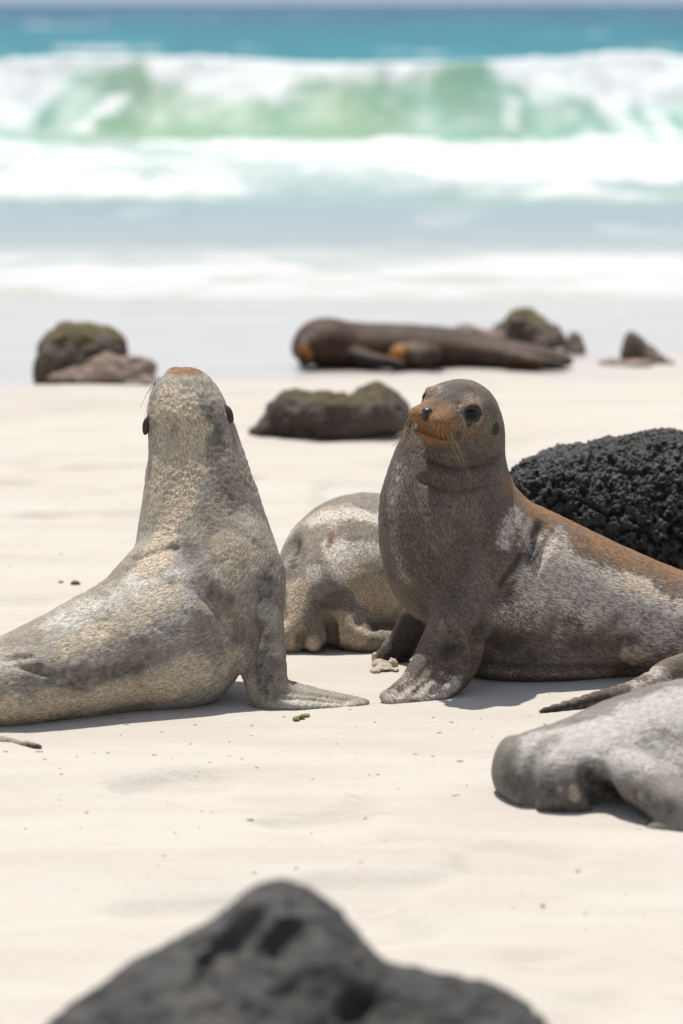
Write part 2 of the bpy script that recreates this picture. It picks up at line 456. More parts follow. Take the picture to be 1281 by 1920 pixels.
wet = ts.step(edge, 13.8, 15.3)
vs = ts.map((.55, 2.2, 1))
pat = ts.noise(2.2, 6, .62, vs); patf = ts.noise(14, 5, .6, vs); gr = ts.noise(650, 2, .6)
dry = ts.mix(ts.step(pat, .38, .62), (.490, .450, .397), (.53, .496, .445))
dry = ts.mix(ts.step(patf, .58, .72, 0, .55), dry, (.45, .36, .26))
dry = ts.mix(ts.step(gr, .3, .7, 0, .22), dry, (.40, .33, .26))
spots = ts.step(ts.voro(7), .035, .05, .8, 0.0); dry = ts.mix(ts.math('MULTIPLY', spots, ts.step(patf, .5, .6)), dry, (.22, .17, .10))
wetc = ts.mix(ts.step(ts.noise(1.1, 3, .5, vs), .35, .65), (.37, .345, .325), (.43, .385, .345))
col = ts.mix(wet, dry, wetc)
nb = ts.bump(ts.noise(48, 5, .65), ts.step(wet, 0, 1, .35, .02), .02)
nb = ts.bump(gr, ts.step(wet, 0, 1, .3, 0), .002, nb)
m_sand = ts.fin(col, ts.step(wet, 0, 1, .9, .22), ts.step(wet, 0, 1, .15, .5), nb)
tag(link('beach_sand', np.stack([X, Y, sand_height(X, Y)], 1), Q, m_sand), kind='structure')

far = 66 * 1.035 ** np.arange(150); far = far[far < 9000]
rows = np.concatenate([np.arange(18.3, 24, .07), np.arange(24, 37.5, .11), np.arange(37.5, 43, .045), np.arange(43, 66, .35), far, [12000, 20000]])
X, Y, Q = fan(rows, 480, lambda r: 10 + r * .5)
Q2 = np.stack([X, Y, np.zeros_like(X)], 1)
px40 = X / .00625 + 640                                     # position along the breaker
nzx = fbm(np.stack([X, np.zeros_like(X), np.zeros_like(X)], 1), .45, 3, 31)
yc = 41.2 + (nzx - .5) * 1.0 + np.clip(X - 2, 0, 3) * .12
A = .93 + (nzx - .5) * .12 + .07 * np.exp(-((X - 3.4) / .7) ** 2) + .05 * np.exp(-((X + 3.5) / 1) ** 2)
sx = Y - yc
face = np.clip((sx + 1.5) / 1.5, 0, 1); front = sx <= 0
z = np.where(front, A * face ** 1.7, A * np.exp(-(np.abs(sx) / 3.0) ** 1.25))
tfrac = np.where(front, face ** 1.7, 1.0)
lump = fbm(Q2, 1.6, 4, 41); lump2 = fbm(Q2, 4.5, 4, 43)
# foam falling from the lip
lipx = np.interp(px40, [-900, -300, 0, 60, 130, 250, 300, 400, 520, 570, 640, 760, 860, 930, 1000, 1100, 1281, 1600, 2200],
                 [.5, .8, .1, .15, .72, .82, .55, .45, .42, .7, .78, .80, .90, .86, .5, .3, .25, .6, .4])
streak = fbm(Q2 * np.array([1, .35, 1]), 1.3, 4, 47)
foam = np.where(front & (sx > -1.5), sstep(-.30, .30, tfrac - lipx + (lump - .5) * .3 + (fbm(Q2 * np.array([2.6, .5, 1]), 1.2, 4, 99) - .5) * .55) * .80, 0)
foam = np.maximum(foam, np.where((sx > 0) & (sx < 1.1), 1 - sstep(.15, .9, sx + (lump - .5)), 0))
brk = np.interp(px40, [-400, 0, 90, 900, 960, 1281, 1700], [.5, .55, .0, .0, .75, .8, .3])
foam = np.maximum(foam, np.where(front & (sx > -1.6), brk * .8 * sstep(.46, .68, lump2), 0))
# the shot of spray running down the left shoulder
dline = np.abs(px40 - (150 + (tfrac - .12) * 170)); foam = np.maximum(foam, np.where(front & (tfrac > .1) & (tfrac < .55), (1 - sstep(4, 46, dline + (lump2 - .5) * 50)) * .8, 0))
base_n = fbm(Q2 * np.array([.5, 1, 1]), .8, 4, 51)
white = sstep(27.0, 27.9, Y + (nzx - .5) * 1.2 + (lump - .5) * .5) * (1 - sstep(-1.7, -.75, sx + (lump - .5) * 2.4))
foam = np.maximum(foam, white * (.34 + .50 * sstep(.34, .64, base_n) + .7 * (lump - .5)))
foam = np.maximum(foam, np.where(front & (sx > -1.5), .04 + .26 * sstep(.42, .68, fbm(Q2 * np.array([.8, 1.2, 1]), 1.1, 4, 97)), 0))
sheet = sstep(22.4, 23, Y) * (1 - sstep(26.8, 27.4, Y))
foam = np.maximum(foam, sheet * .34 * sstep(.5, .70, streak))
sw = (1 - sstep(21.3, 23.3, Y + (lump - .5) * 2.2))
foam = np.maximum(foam, .85 * np.exp(-((Y - 19.75 - (nzx - .5) * 1.0 - (lump - .5) * .6) / .28) ** 2)); foam = np.maximum(foam, .8 * np.exp(-((Y - 20.7 - (nzx - .5) * .8 - (lump - .5) * .9) / .25) ** 2) * sstep(.4, .6, base_n))
foam = np.maximum(foam, sw * (.34 + .56 * sstep(.36, .62, lump)))
back = Y > 46
caps = sstep(.70, .80, fbm(Q2 * np.array([.35, .08, 1]), 1.0, 4, 61)) * .5
for cx, cy, rx, ry in ((-8.2, 117, 2.3, 9), (-21, 262, 2.6, 20), (-12, 110, 1.5, 4)):
    caps = np.maximum(caps, (1 - sstep(.5, 1.1, np.hypot((X - cx) / rx, (Y - cy) / ry) + (lump - .5))) * .6)
foam = np.where(back, caps, foam)
swell = (fbm(Q2 * np.array([.12, .5, 1]), .35, 3, 71) - .5)
z += np.where(back, sstep(46, 60, Y) * swell * .55 * np.clip(1 - Y / 1500, .1, 1), 0)
z += white * (1 - sstep(37.0, 39.6, Y)) * ((lump - .5) * .22 + (lump2 - .5) * .10 + .08) + np.where(front & (sx > -1.5), foam * (lump2 - .4) * .16, 0)
z += sheet * (fbm(Q2 * np.array([.6, 2.2, 1]), 1.4, 3, 77) - .5) * .035 + sw * (lump - .5) * .05
edge_y = 19.3 + (nzx - .5) * 1.0 + (lump - .5) * .5
z += -.012 + .02 - sstep(0, .5, edge_y - Y) * .05 - np.clip(Y - 18.6, 0, .6) * .0
# water colour by depth: clear shallows, green in the standing wave, turquoise, blue far out
ky = [18, 21, 23, 26.5, 27.5, 38, 39.8, 46, 60, 130, 260, 800, 9000]
kc = np.array([[.44, .42, .37], [.38, .41, .37], [.29, .335, .335], [.24, .30, .325], [.26, .355, .335], [.34, .46, .42], [.19, .38, .28], [.03, .25, .28], [.002, .19, .22], [.003, .17, .215], [.008, .12, .19], [.014, .075, .15], [.018, .056, .125]])
tint = np.stack([np.interp(Y, ky, kc[:, i]) for i in range(3)], 1)
gr_ = np.where(front & (sx > -1.6), 1.0, 0)[:, None]
olive = sstep(.34, .74, fbm(Q2 * np.array([1, 1.1, 1]), .5, 3, 81))[:, None]
tint = tint * (1 - gr_) + gr_ * (np.array([.22, .43, .355]) * (1 - olive) + np.array([.26, .41, .28]) * olive)
dk = sstep(.52, .66, fbm(Q2 * np.array([.22, .06, 1]), 1.0, 4, 85))[:, None] * (Y > 46)[:, None]
tint = tint * np.where(Y > 44, .85, np.where(Y > 37, .85, 1.0))[:, None]
tint = tint * (1 - .45 * dk) + .45 * dk * np.array([.008, .21, .25])
falb = np.interp(Y, [18, 21, 23, 26, 30, 37, 39.5, 44, 60], [.50, .54, .57, .62, .66, .68, .80, .80, .7])   # sandy thin foam inshore; breaker foam whitened to stand in for backlight
tw = NT('sea_water'); af = tw.attr('foam'); at = tw.attr('tint')
fm = tw.math('ADD', af.outputs['Fac'], tw.math('MULTIPLY', tw.math('SUBTRACT', tw.noise(3.2, 6, .65), .5), .75))
fm = tw.math('MULTIPLY', tw.step(fm, .1, 1.0), tw.step(af.outputs['Fac'], 0.0, .2))
fc = tw.n('ShaderNodeCombineColor'); [tw.t.links.new(at.outputs['Alpha'], fc.inputs[i]) for i in range(3)]
col = tw.mix(fm, at.outputs['Color'], fc.outputs[0])
nb = tw.bump(tw.noise(2.2, 5, .6, tw.map((.5, 1, 1))), .35, .12)
farw = tw.n('ShaderNodeSeparateXYZ'); tw.t.links.new(tw.co, farw.inputs[0])
nb = tw.bump(tw.noise(.5, 5, .6, tw.map((.4, 1, 1))), tw.step(farw.outputs[1], 44, 60, 0, .9), 1.4, nb)
m_sea = tw.fin(col, tw.step(fm, 0, 1, .40, .8), tw.step(fm, 0, 1, .07, .1), nb)
tag(link('sea', np.stack([X, Y, z], 1), Q, m_sea, attrs={'foam': foam, 'tint': np.concatenate([tint, falb[:, None]], 1)}), kind='structure')

# ------------------------------------------------------------------ rocks
def lava(name, c1, c2, top=None, fine=60, pit=.006, rough=.8, pitscale=55, spec=.3):
    t = NT(name); n1 = t.noise(6, 6, .65); n2 = t.noise(fine, 6, .7); v = t.voro(pitscale)
    col = t.mix(t.step(n1, .35, .65), c1, c2)
    col = t.mix(t.step(n2, .62, .75, 0, .35), col, tuple(min(1, x * 2.2 + .02) for x in c2))
    if top:
        at = t.attr('moss'); col = t.mix(t.step(t.math('ADD', at.outputs['Fac'], t.math('MULTIPLY', t.math('SUBTRACT', n2, .5), .8)), .3, .7), col, top)
    n = t.bump(v, .8, pit); n = t.bump(n2, .7, pit, n)
    return t.fin(col, rough, spec, n)
def rock(name, label, blobs, mat, h, amp, scale, seed, sub=1, pits=0, group=None, mossy=None, floor=-.05, k=.06, holes=(), pf=34):
    b = Body(); b.floor = floor
    for px, py, Y, rx, rz, ry in blobs:
        c = P(px, py, Y); s = M(Y); b.ball(c, (rx * s, rz * s, ry), k=k)
    for h0, h1, hr in holes:
        ys = np.arange(3.5, 6, .008); q = []
        for ht in np.linspace(0, 1, 6):
            hx, hy = h0[0] + (h1[0] - h0[0]) * ht, h0[1] + (h1[1] - h0[1]) * ht
            f_ = b.at(np.array([P(hx, hy, y) for y in ys])); yy = ys[np.where(f_ < 0)[0][0]]; q.append((P(hx, hy, yy + .010), hr * M(yy) * (.75 + 1.2 * ht * (1 - ht)), hr * M(yy) * 2.2, (0, 1, 0)))
        b.tube(q, k=.012, op='cut', m=4, mg=.04)
    V, Q = b.mesh(h, 0, 1)
    for _ in range(sub): V, Q = subdiv(V, Q); V = lap(V, Q, .5)
    N = normals(V, Q)
    d = (fbm(V, scale, 5, seed) - .5) * 2 * amp
    rg = 1 - np.abs(fbm(V, scale * 1.7, 4, seed + 5) - .5) * 4; d += (rg - .5) * amp * .5
    if pf > 40: d += (fbm(V, 2.6, 3, seed + 8) - .5) * .09; ck = np.abs(fbm(V, 5, 3, seed + 9) - .5); d -= (1 - sstep(0, .02, ck)) * .022
    if pits:
        pn = fbm(V, pf, 3, seed + 11); d -= sstep(.52, .70, pn) * pits
        pn2 = fbm(V, pf * 2.2, 2, seed + 12); d += (pn2 - .5) * pits * .9
    V = V + N * d[:, None]
    attrs = {}
    if mossy is not None:
        zt = V[:, 2].max(); hgt = V[:, 2] / zt
        attrs['moss'] = np.clip(sstep(mossy, mossy + .35, hgt + (fbm(V, 7, 3, seed + 3) - .5) * .9), 0, 1)
    base = np.array([V[:, 0].mean(), V[:, 1].mean(), 0])
    o = link(name, V, Q, mat, origin=base, attrs=attrs)
    return tag(o, label, 'rock', group)

m_black = lava('black_lava', (.020, .018, .017), (.044, .040, .039), fine=140, pit=.010, pitscale=120, rough=.5, spec=.5)
m_fg = lava('front_lava', (.036, .034, .031), (.075, .071, .066), fine=34, pit=.012, pitscale=30, rough=.7)
m_moss = lava('mossy_rock', (.040, .028, .020), (.080, .058, .044), top=(.078, .060, .022), fine=26, pit=.01, pitscale=22)
m_moss2 = lava('shore_rock', (.058, .042, .030), (.130, .098, .074), top=(.095, .076, .026), fine=22, pit=.01, pitscale=20)
m_red = lava('pinkish_rock', (.15, .105, .080), (.29, .215, .175), fine=22, pit=.01, pitscale=20)

rock('lava_rock', 'rough black pitted lava boulder behind the back of the camera facing sea lion',
     [(1180, 1005, 9.15, 195, 184, .32), (1300, 985, 9.2, 215, 182, .36), (1070, 992, 9.05, 112, 142, .25), (1000, 960, 9.0, 60, 90, .2), (1450, 1000, 9.3, 150, 176, .3)],
     m_black, .012, .026, 7, 3, sub=2, pits=.017, k=.12, pf=72)
fr = rock('lava_rock', 'large blurred grey rock with a pointed peak, nearest the camera at the bottom edge',
     [(528, 1800, 4.55, 90, 140, .14), (545, 1880, 4.5, 160, 165, .2), (400, 1960, 4.5, 230, 190, .24), (520, 2060, 4.5, 330, 230, .25), (250, 2060, 4.48, 260, 175, .22), (835, 2005, 4.5, 115, 158, .2), (930, 2060, 4.5, 150, 185, .2), (680, 2010, 4.55, 110, 165, .2)],
     m_fg, .010, .018, 9, 13, sub=1, pits=.005, k=.09, holes=[((468, 1724), (404, 1800), 24), ((543, 1750), (513, 1780), 22), ((380, 1840), (350, 1850), 12), ((700, 1880), (640, 1905), 16)])
g1 = 'rocks scattered along the wet sand'
rock('shore_rock', 'tall blocky brown rock with olive algae on top, at the far left',
     [(150, 672, 14.55, 70, 48, .16), (100, 690, 14.5, 32, 56, .14), (194, 660, 14.6, 36, 42, .14), (165, 640, 14.6, 52, 24, .12), (120, 650, 14.55, 36, 30, .12)], m_moss2, .02, .05, 5, 23, sub=1, group=g1, mossy=.5, k=.03)
rock('shore_rock', 'low pinkish rubble rock at the foot of the far left blocky rock',
     [(215, 697, 14.35, 50, 22, .12), (262, 690, 14.4, 30, 15, .08), (278, 712, 14.3, 26, 7, .07), (150, 708, 14.3, 60, 18, .1)], m_red, .014, .045, 8, 27, sub=1, group=g1, k=.03)
rock('shore_rock', 'broad dark mossy rock with two humps between the two raised heads',
     [(550, 785, 12.75, 50, 50, .2), (610, 790, 12.7, 70, 52, .2), (705, 772, 12.75, 58, 44, .2), (655, 790, 12.7, 70, 42, .16), (505, 812, 12.7, 34, 24, .1), (740, 790, 12.75, 34, 38, .16), (620, 815, 12.62, 60, 20, .1)],
     m_moss, .018, .040, 7, 33, sub=1, group=g1, mossy=.66, k=.03)
rock('shore_rock', 'olive topped rock rising behind the rear of the sleeping brown sea lion',
     [(985, 618, 16.2, 42, 36, .2), (1020, 640, 16.1, 42, 40, .18), (945, 640, 16.2, 34, 30, .16)], m_moss2, .02, .05, 6, 43, sub=1, group=g1, mossy=.5, k=.03)
rock('shore_rock', 'low reddish rock seen just over the back of the sleeping brown sea lion',
     [(870, 628, 16.0, 24, 18, .14), (905, 642, 16.0, 46, 25, .14)], m_red, .018, .035, 7, 47, sub=1, group=g1, k=.03)
rock('shore_rock', 'small pointed dark rock right beside the olive topped rock',
     [(1076, 642, 15.8, 13, 18, .08), (1080, 658, 15.75, 20, 14, .1)], m_moss2, .012, .02, 9, 53, sub=1, group=g1, k=.03)
rock('shore_rock', 'wedge shaped dark rock sloping down to the right, rightmost on the shore',
     [(1182, 648, 15.4, 14, 28, .10), (1180, 668, 15.4, 18, 24, .10), (1196, 658, 15.4, 20, 26, .11), (1214, 668, 15.38, 20, 19, .11), (1234, 676, 15.35, 18, 12, .09), (1254, 683, 15.3, 16, 7, .06)], m_moss2, .014, .012, 9, 57, sub=1, group=g1, k=.02)
rock('shore_rock', 'flat pale reddish stone lying at the foot of the wedge shaped rock',
     [(1150, 682, 15.25, 30, 7, .09), (1195, 682, 15.2, 36, 9, .09)], m_red, .012, .02, 9, 59, sub=1, group=g1, k=.03)

# ------------------------------------------------------------------ sea lions
def sea_lion(label, body, h, sub, mat, paint, origin, detail=None):
    V, Q = body.mesh(h, sub)
    N = normals(V, Q)
    d = (fbm(V, 14, 3, 2) - .5) * .006 + (fbm(V, 45, 3, 4) - .5) * .0022
    if detail: d = d + detail(V)
    V = V + N * d[:, None]
    p = Paint(V, N); paint(p)
    o = link('sea_lion', V, Q, mat, origin=origin, attrs={'coat': p.ch, 'flow': spine_coords(V, body.spine)})
    o.data.attributes.active_color = o.data.attributes['coat']
    return tag(o, label, 'sea lion'), p
def whisker(parent, root, tip, sag, r=.0006, mat=None):
    root = np.array(root); tip = np.array(tip); pts = []
    for t in np.linspace(0, 1, 9):
        pts.append(root + (tip - root) * t + np.array([0, 0, -1]) * sag * (t - t * t) * -1.5)
    V, Q = ring_tube(pts, [r * (1 - .75 * t) for t in np.linspace(0, 1, 9)], 5)
    return link('whisker', V, Q, mat or m_whisk, parent, origin=root)

# --- right sea lion: sits facing the camera, head turned
b = Body(); CAMN = (0, 1, 0)
b.ptube([(1660, 1262, 8.22, 30, .05), (1560, 1240, 8.2, 62, .10), (1420, 1208, 8.2, 90, .15), (1280, 1180, 8.18, 102, .17), (1150, 1152, 8.16, 122, .175),
         (1010, 1105, 8.13, 140, .175), (905, 1055, 8.1, 141, .17), (845, 965, 8.09, 128, .155), (842, 878, 8.10, 105, .115), (856, 832, 8.12, 88, .09), (868, 800, 8.11, 68, .08)], k=.02, m=5)
b.ball(P(800, 1035, 8.06), (.088, .15, .13), k=.08, A=(1, 0, .0))
b.ball(P(1000, 1235, 8.08), (.20, .06, .12), k=.06)                       # belly roll on the sand
b.ball(P(905, 1130, 7.98), (.085, .11, .06), k=.06)                        # near shoulder
HF = np.array([-.55, -.81, .20]); HF /= np.linalg.norm(HF)
H0 = np.cross(HF, (0, 0, 1)); H0 /= np.linalg.norm(H0); H0 = -H0 if H0[0] < 0 else H0
U0 = np.cross(H0, HF); U0 = -U0 if U0[2] < 0 else U0
ra = R_(13); HR = H0 * math.cos(ra) - U0 * math.sin(ra); HU = U0 * math.cos(ra) + H0 * math.sin(ra)
HC = P(864, 777, 8.03)
def HP(r, f, u): return HC + HR * r + HF * f + HU * u
b.ball(HP(0, -.005, .006), (.083, .078, .098), k=.03, A=HR, N=HF)          # cranium
b.ball(HP(-.006, -.06, -.04), (.078, .082, .088), k=.04, A=HR, N=HF)            # back of head into the neck
b.ball(HP(0, .050, -.014), (.058, .046, .058), k=.03, A=HR, N=HF)           # cheeks
b.ball(HP(0, .092, -.022), (.037, .034, .052), k=.022, A=HR, N=HF)          # snout
for s in (-1, 1):
    b.ball(HP(s * .0265, .121, -.026), (.0300, .0260, .033), k=.010, A=HR, N=HF)
    b.ball(HP(s * .026, .085, -.014), (.031, .028, .045), k=.015, A=HR, N=HF)   # upper jaw   # whisker pads
    b.ball(HP(s * .048, .044, .038), (.022, .012, .026), k=.02, A=HR, N=HF)     # brow
b.ball(HP(0, .128, -.012), (.018, .016, .022), k=.012, A=HR, N=HF)          # under the nose
b.ball(HP(-.006, .098, -.044), (.046, .024, .044), k=.010, A=HR, N=HF)
b.ball(HP(-.003, .102, -.059), (.045, .019, .042), k=.008, A=HR, N=HF)          # lower jaw
b.ball(HP(0, .045, -.060), (.050, .030, .055), k=.025, A=HR, N=HF)          # throat
mouth = [(HP(s * x, f, u), .0085, .0050, HU) for s, x, f, u in ((-1, .062, .072, -.044), (-1, .055, .105, -.051), (-1, .031, .140, -.053), (-1, 0, .144, -.048), (1, .031, .140, -.053), (1, .055, .105, -.051), (1, .062, .072, -.044))]
def to_skin(p_):                                 # slide a point of the mouth line inwards onto the skin
    l_ = p_ - HC; c_ = HP(0, .065, float(l_ @ HU)); ts_ = np.linspace(0, .9, 46)
    f_ = b.at(np.array([p_ + (c_ - p_) * t_ for t_ in ts_])); k_ = np.where(f_ < -.0005)[0]
    return p_ + (c_ - p_) * ts_[k_[0]] if len(k_) else p_
mouth = [(to_skin(c_), .0040, .0028, HU) for c_ in catmull(np.array([m_[0] for m_ in mouth]), 3)]
mouth_pts = [(c_,) for c_ in catmull(np.array([m_[0] for m_ in mouth]), 8)]
b.tube(mouth, k=.007, op='cut', m=4)
b.tube([(HP(0, .156, -.018), .003, .003, HR), (HP(0, .150, -.050), .003, .003, HR)], k=.010, op='cut', m=3)
EYE = {}; EO = {}
for s in (-1, 1):
    e = HP(s * .059, .058, .016); EYE[s] = e
    o_ = HR * s * .80 + HF * .60; o_ /= np.linalg.norm(o_); EO[s] = o_
    sd_ = np.cross(o_, HU); sd_ /= np.linalg.norm(sd_); up_ = np.cross(sd_, o_)
    b.ball(e + o_ * .012, (.016, .016, .016), k=.008, op='cut', A=HR, N=HF)
    b.tube([(e + o_ * (.0085 - .004 * abs(math.cos(a_))) + sd_ * math.cos(a_) * .0215 + up_ * math.sin(a_) * .0170, .0038, .0038, HU) for a_ in np.linspace(0, 2 * math.pi, 11)], k=.006, m=3)   # eyelid rim
# near fore flipper
n1, n2, n3 = (0.1, -1, .1), (-.1, -.85, .5), (-.1, -.6, .8)
b.ptube([(900, 1100, 8.0, 72, .065, n1), (860, 1170, 7.9, 54, .055, n1), (838, 1232, 7.87, 56, .034, n2), (800, 1277, 7.82, 43, .018, n2), (752, 1302, 7.775, 25, .011, n3), (722, 1311, 7.75, 13, .007, n3)], k=.035, m=6)
b.ptube([(866, 1215, 7.90, 24, .03, n2), (852, 1258, 7.88, 30, .022, n2), (805, 1292, 7.82, 24, .012, n3)], k=.04, m=5)
# far fore flipper
b.ptube([(815, 1120, 8.2, 42, .05), (775, 1180, 8.24, 30, .036), (742, 1222, 8.25, 26, .022), (712, 1238, 8.24, 18, .012, (0, -.5, .8))], k=.03, m=5)
# hind flipper folded forward along the belly
b.ptube([(1400, 1240, 8.0, 55, .07), (1290, 1262, 7.9, 38, .045), (1240, 1272, 7.85, 27, .03), (1185, 1292, 7.77, 17, .014, (0, -.6, .7)), (1100, 1314, 7.69, 11, .010, (0, -.6, .7)), (1010, 1336, 7.625, 4, .005, (0, -.6, .7))], k=.03, m=5)
# skin folds
def crease(b, pts, r=.006, k=.012):
    o = []
    for px, py, Y in pts: o.append((P(px, py, Y), r, r, CAMN))
    b.tube(o, k=k, op='cut', m=6, mg=.04)
def on(bd, px, py, dy=0):                        # distance at which the sight line meets the body
    ys = np.arange(6.2, 9.2, .004); Qs = np.array([P(px, py, y) for y in ys]); f = bd.at(Qs); i = np.where(f < 0)[0]
    return ys[i[0]] + dy if len(i) else None
def fold(bd, pts, r=.006, k=.012, dy=0.0):
    q = [(x, y, on(bd, x, y, dy)) for x, y in pts]; q = [t_ for t_ in q if t_[2]]
    if len(q) > 1: crease(bd, q, r, k)
b0 = list(b.ops)
fold(b, [(1020, 985), (985, 1045), (955, 1095), (935, 1130)], .010, .02)
fold(b, [(1035, 1000), (1000, 1075), (968, 1120)], .006, .015)
fold(b, [(808, 1040), (815, 1062), (812, 1085)], .003, .014)

fold(b, [(885, 1180), (893, 1215), (895, 1250)], .007, .012)
fold(b, [(832, 1238), (815, 1268), (775, 1303)], .0020, .010); fold(b, [(812, 1238), (785, 1270), (745, 1303)], .0020, .010); fold(b, [(850, 1250), (838, 1275), (810, 1300)], .0025, .010); fold(b, [(812, 1200), (835, 1208), (862, 1202)], .002, .012)
fold(b, [(805, 858), (850, 872), (900, 866), (938, 848)], .0014, .020); fold(b, [(790, 900), (850, 915), (905, 908)], .0010, .020)
fold(b, [(905, 1248), (1000, 1255), (1100, 1256), (1185, 1262)], .004, .02)

fold(b, [(1165, 1245), (1200, 1252), (1215, 1258)], .003, .006)


def paint_right(p):
    V = p.V
    sp_ = catmull(np.array([P(x, y, d) for x, y, d in ((1660, 1262, 8.22), (1420, 1208, 8.2), (1150, 1152, 8.16), (1010, 1105, 8.13), (905, 1055, 8.1), (845, 965, 8.09), (842, 878, 8.08), (862, 815, 8.08))]), 6)
    bd_ = np.full(len(V), 9.0); cs = np.zeros(len(V)); tt = np.zeros(len(V))
    for i in range(len(sp_) - 1):
        T = sp_[i + 1] - sp_[i]; T /= np.linalg.norm(T); up = np.array([-T[2], 0, T[0]]); up = -up if up[0] < -up[2] else up
        v = V - (sp_[i] + sp_[i + 1]) / 2; d = np.linalg.norm(v, axis=1); m = d < bd_
        o = v - np.outer(v @ T, T); c = (o @ up) / np.maximum(np.linalg.norm(o, axis=1), 1e-6)
        bd_[m] = d[m]; cs[m] = c[m]; tt[m] = i / (len(sp_) - 1)
    p.ch[:, 0] = np.maximum(p.ch[:, 0], .68 * sstep(.62, 1.04, cs + p.wob * .22 + p.wob2 * .35 - .10 * sstep(.62, .80, tt)) * (1 - sstep(.84, .97, tt)))
    p.line('p', [(975, 955), (965, 985), (955, 1010)], 20, .7, .9)  # small highlight painted into the coat behind the neck
    p.line('p', [(1030, 1030), (1100, 1078), (1180, 1105), (1290, 1140)], 66, 1.0, .9)
    p.line('p', [(1000, 1085), (1070, 1130), (1170, 1150), (1270, 1180)], 62, .85, .95)
    p.line('p', [(960, 1150), (1050, 1190), (1230, 1220)], 44, .45, 1.0)
    p.dab('p', 1250, 1185, 60, .9, .9); p.dab('p', 1240, 1255, 36, .9)
    p.line('s', [(1190, 1078), (1270, 1118)], 24, .8, .9)
    p.line('d', [(1018, 988), (990, 1040), (950, 1100)], 15, .7, .9)  # shade of the deep fold painted along it
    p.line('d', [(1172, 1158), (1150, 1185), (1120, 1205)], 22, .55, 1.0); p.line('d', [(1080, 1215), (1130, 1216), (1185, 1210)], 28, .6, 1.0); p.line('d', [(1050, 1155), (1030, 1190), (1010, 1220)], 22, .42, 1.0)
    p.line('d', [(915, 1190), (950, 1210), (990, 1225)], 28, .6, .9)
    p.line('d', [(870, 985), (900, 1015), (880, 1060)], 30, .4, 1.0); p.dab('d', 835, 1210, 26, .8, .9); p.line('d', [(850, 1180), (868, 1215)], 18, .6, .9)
    p.line('d', [(742, 1200), (760, 1180), (735, 1235)], 30, 1.0)
    p.line('s', [(900, 1265), (1000, 1272), (1100, 1278), (1190, 1268)], 20, .36, 1.0); p.dab('s', 1190, 1240, 30, .6)
    p.line('p', [(720, 1308), (760, 1295), (800, 1290), (860, 1280)], 26, .85); p.line('p', [(760, 1262), (790, 1275)], 26, .4, 1.0)
    p.line('d', [(1010, 1336), (1090, 1315), (1150, 1302)], 9, .9); p.dab('p', 1210, 1283, 22, .9)
    p.line('p', [(732, 880), (722, 950), (724, 1000), (745, 1090)], 30, .35, 1.0)
    # face
    L = V - HC; lr, lf, lu = L @ HR, L @ HF, L @ HU; near = np.linalg.norm(L, axis=1) < .2
    q = np.sqrt((lr / 1.15) ** 2 + (lf - .112) ** 2 + ((lu + .030) / .92) ** 2) + p.wob * .006 + p.wob2 * .016
    p.ch[:, 0] = np.maximum(p.ch[:, 0], .95 * (1 - sstep(.042, .078, q)))
    bz = sstep(.045, .09, lf) * (1 - sstep(.000, .022, lu + p.wob2 * .012)) * (1 - sstep(.03, .055, np.abs(lr))) * near * (lu > -.05)
    p.ch[:, 0] = np.maximum(p.ch[:, 0], bz * .6)
    nd = np.linalg.norm(V - HP(0, .12, .004), axis=1); p.ch[:, 2] = np.maximum(p.ch[:, 2],   .5 * (1 - sstep(.008, .050, nd + p.wob2 * .01)))
    ml = np.min([np.linalg.norm(V - m_[0], axis=1) for m_ in mouth_pts], axis=0); p.ch[:, 2] = np.maximum(p.ch[:, 2], .95 * (1 - sstep(.0036, .0075, ml)))
    wz = (np.hypot((lf - .118) / 1, (lu + .034)) < .022) & (np.abs(lr) > .02) & near
    dots = np.sin((lf * 1 + lr * .4) * 2 * math.pi / .0095) * np.sin((lu - lf * .25) * 2 * math.pi / .0085)
    p.ch[:, 2] = np.maximum(p.ch[:, 2], wz * sstep(.35, .8, dots) * .95)
    br = (1 - sstep(.006, .020, np.abs(lu - .034) + p.wob2 * .01)) * sstep(.03, .045, np.abs(lr)) * sstep(.02, .05, lf) * near
    p.ch[:, 0] = np.maximum(p.ch[:, 0], br * .55)
    ck = (1 - sstep(.010, .026, np.hypot(lu + .028, lf - .045) + p.wob2 * .01)) * near
    p.ch[:, 0] = np.maximum(p.ch[:, 0], ck * .45)
    p.dab('r', 918, 812, 14, .42, 1.0)
    p.dab('p', 908, 752, 30, .45, 1.0); p.dab('r', 905, 758, 26, .4, 1.0); p.dab('r', 858, 775, 16, .45, 1.0); p.dab('p', 810, 722, 24, .4, .9); p.dab('p', 850, 770, 12, .4); p.dab('p', 880, 735, 22, .4)
    p.line('d', [(850, 712), (875, 722)], 24, .35)
    for s in (1, -1):
        e = EYE[s] + HR * s * .004
        d = np.linalg.norm(V - e, axis=1); m = 1 - sstep(.020, .029, d + p.wob2 * .012); rg_ = (1 - sstep(.030, .046, d + p.wob2 * .02)) * (1 - m); p.ch[:, 3] = np.maximum(p.ch[:, 3], .38 * rg_); p.ch[:, 0] = np.maximum(p.ch[:, 0], .35 * rg_); p.ch[:, 2] = np.maximum(p.ch[:, 2], m)
        d = np.linalg.norm(V - (e - HU * .021 + HF * .002), axis=1); m = 1 - sstep(.006, .019, d + p.wob2 * .012); p.ch[:, 2] = np.maximum(p.ch[:, 2], m * .85)
    p.dab('p', 795, 828, 14, .4, 1.0)
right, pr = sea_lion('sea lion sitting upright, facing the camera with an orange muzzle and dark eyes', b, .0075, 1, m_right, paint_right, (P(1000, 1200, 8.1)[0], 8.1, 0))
for s in (-1, 1):
    V, Q = sphere(EYE[s] + EO[s] * .0015, (.0178, .0178, .0178), HR, HF, 24, 16); link('eye', V, Q, m_eye, right, origin=EYE[s])
nb_ = Body(); nb_.floor = None
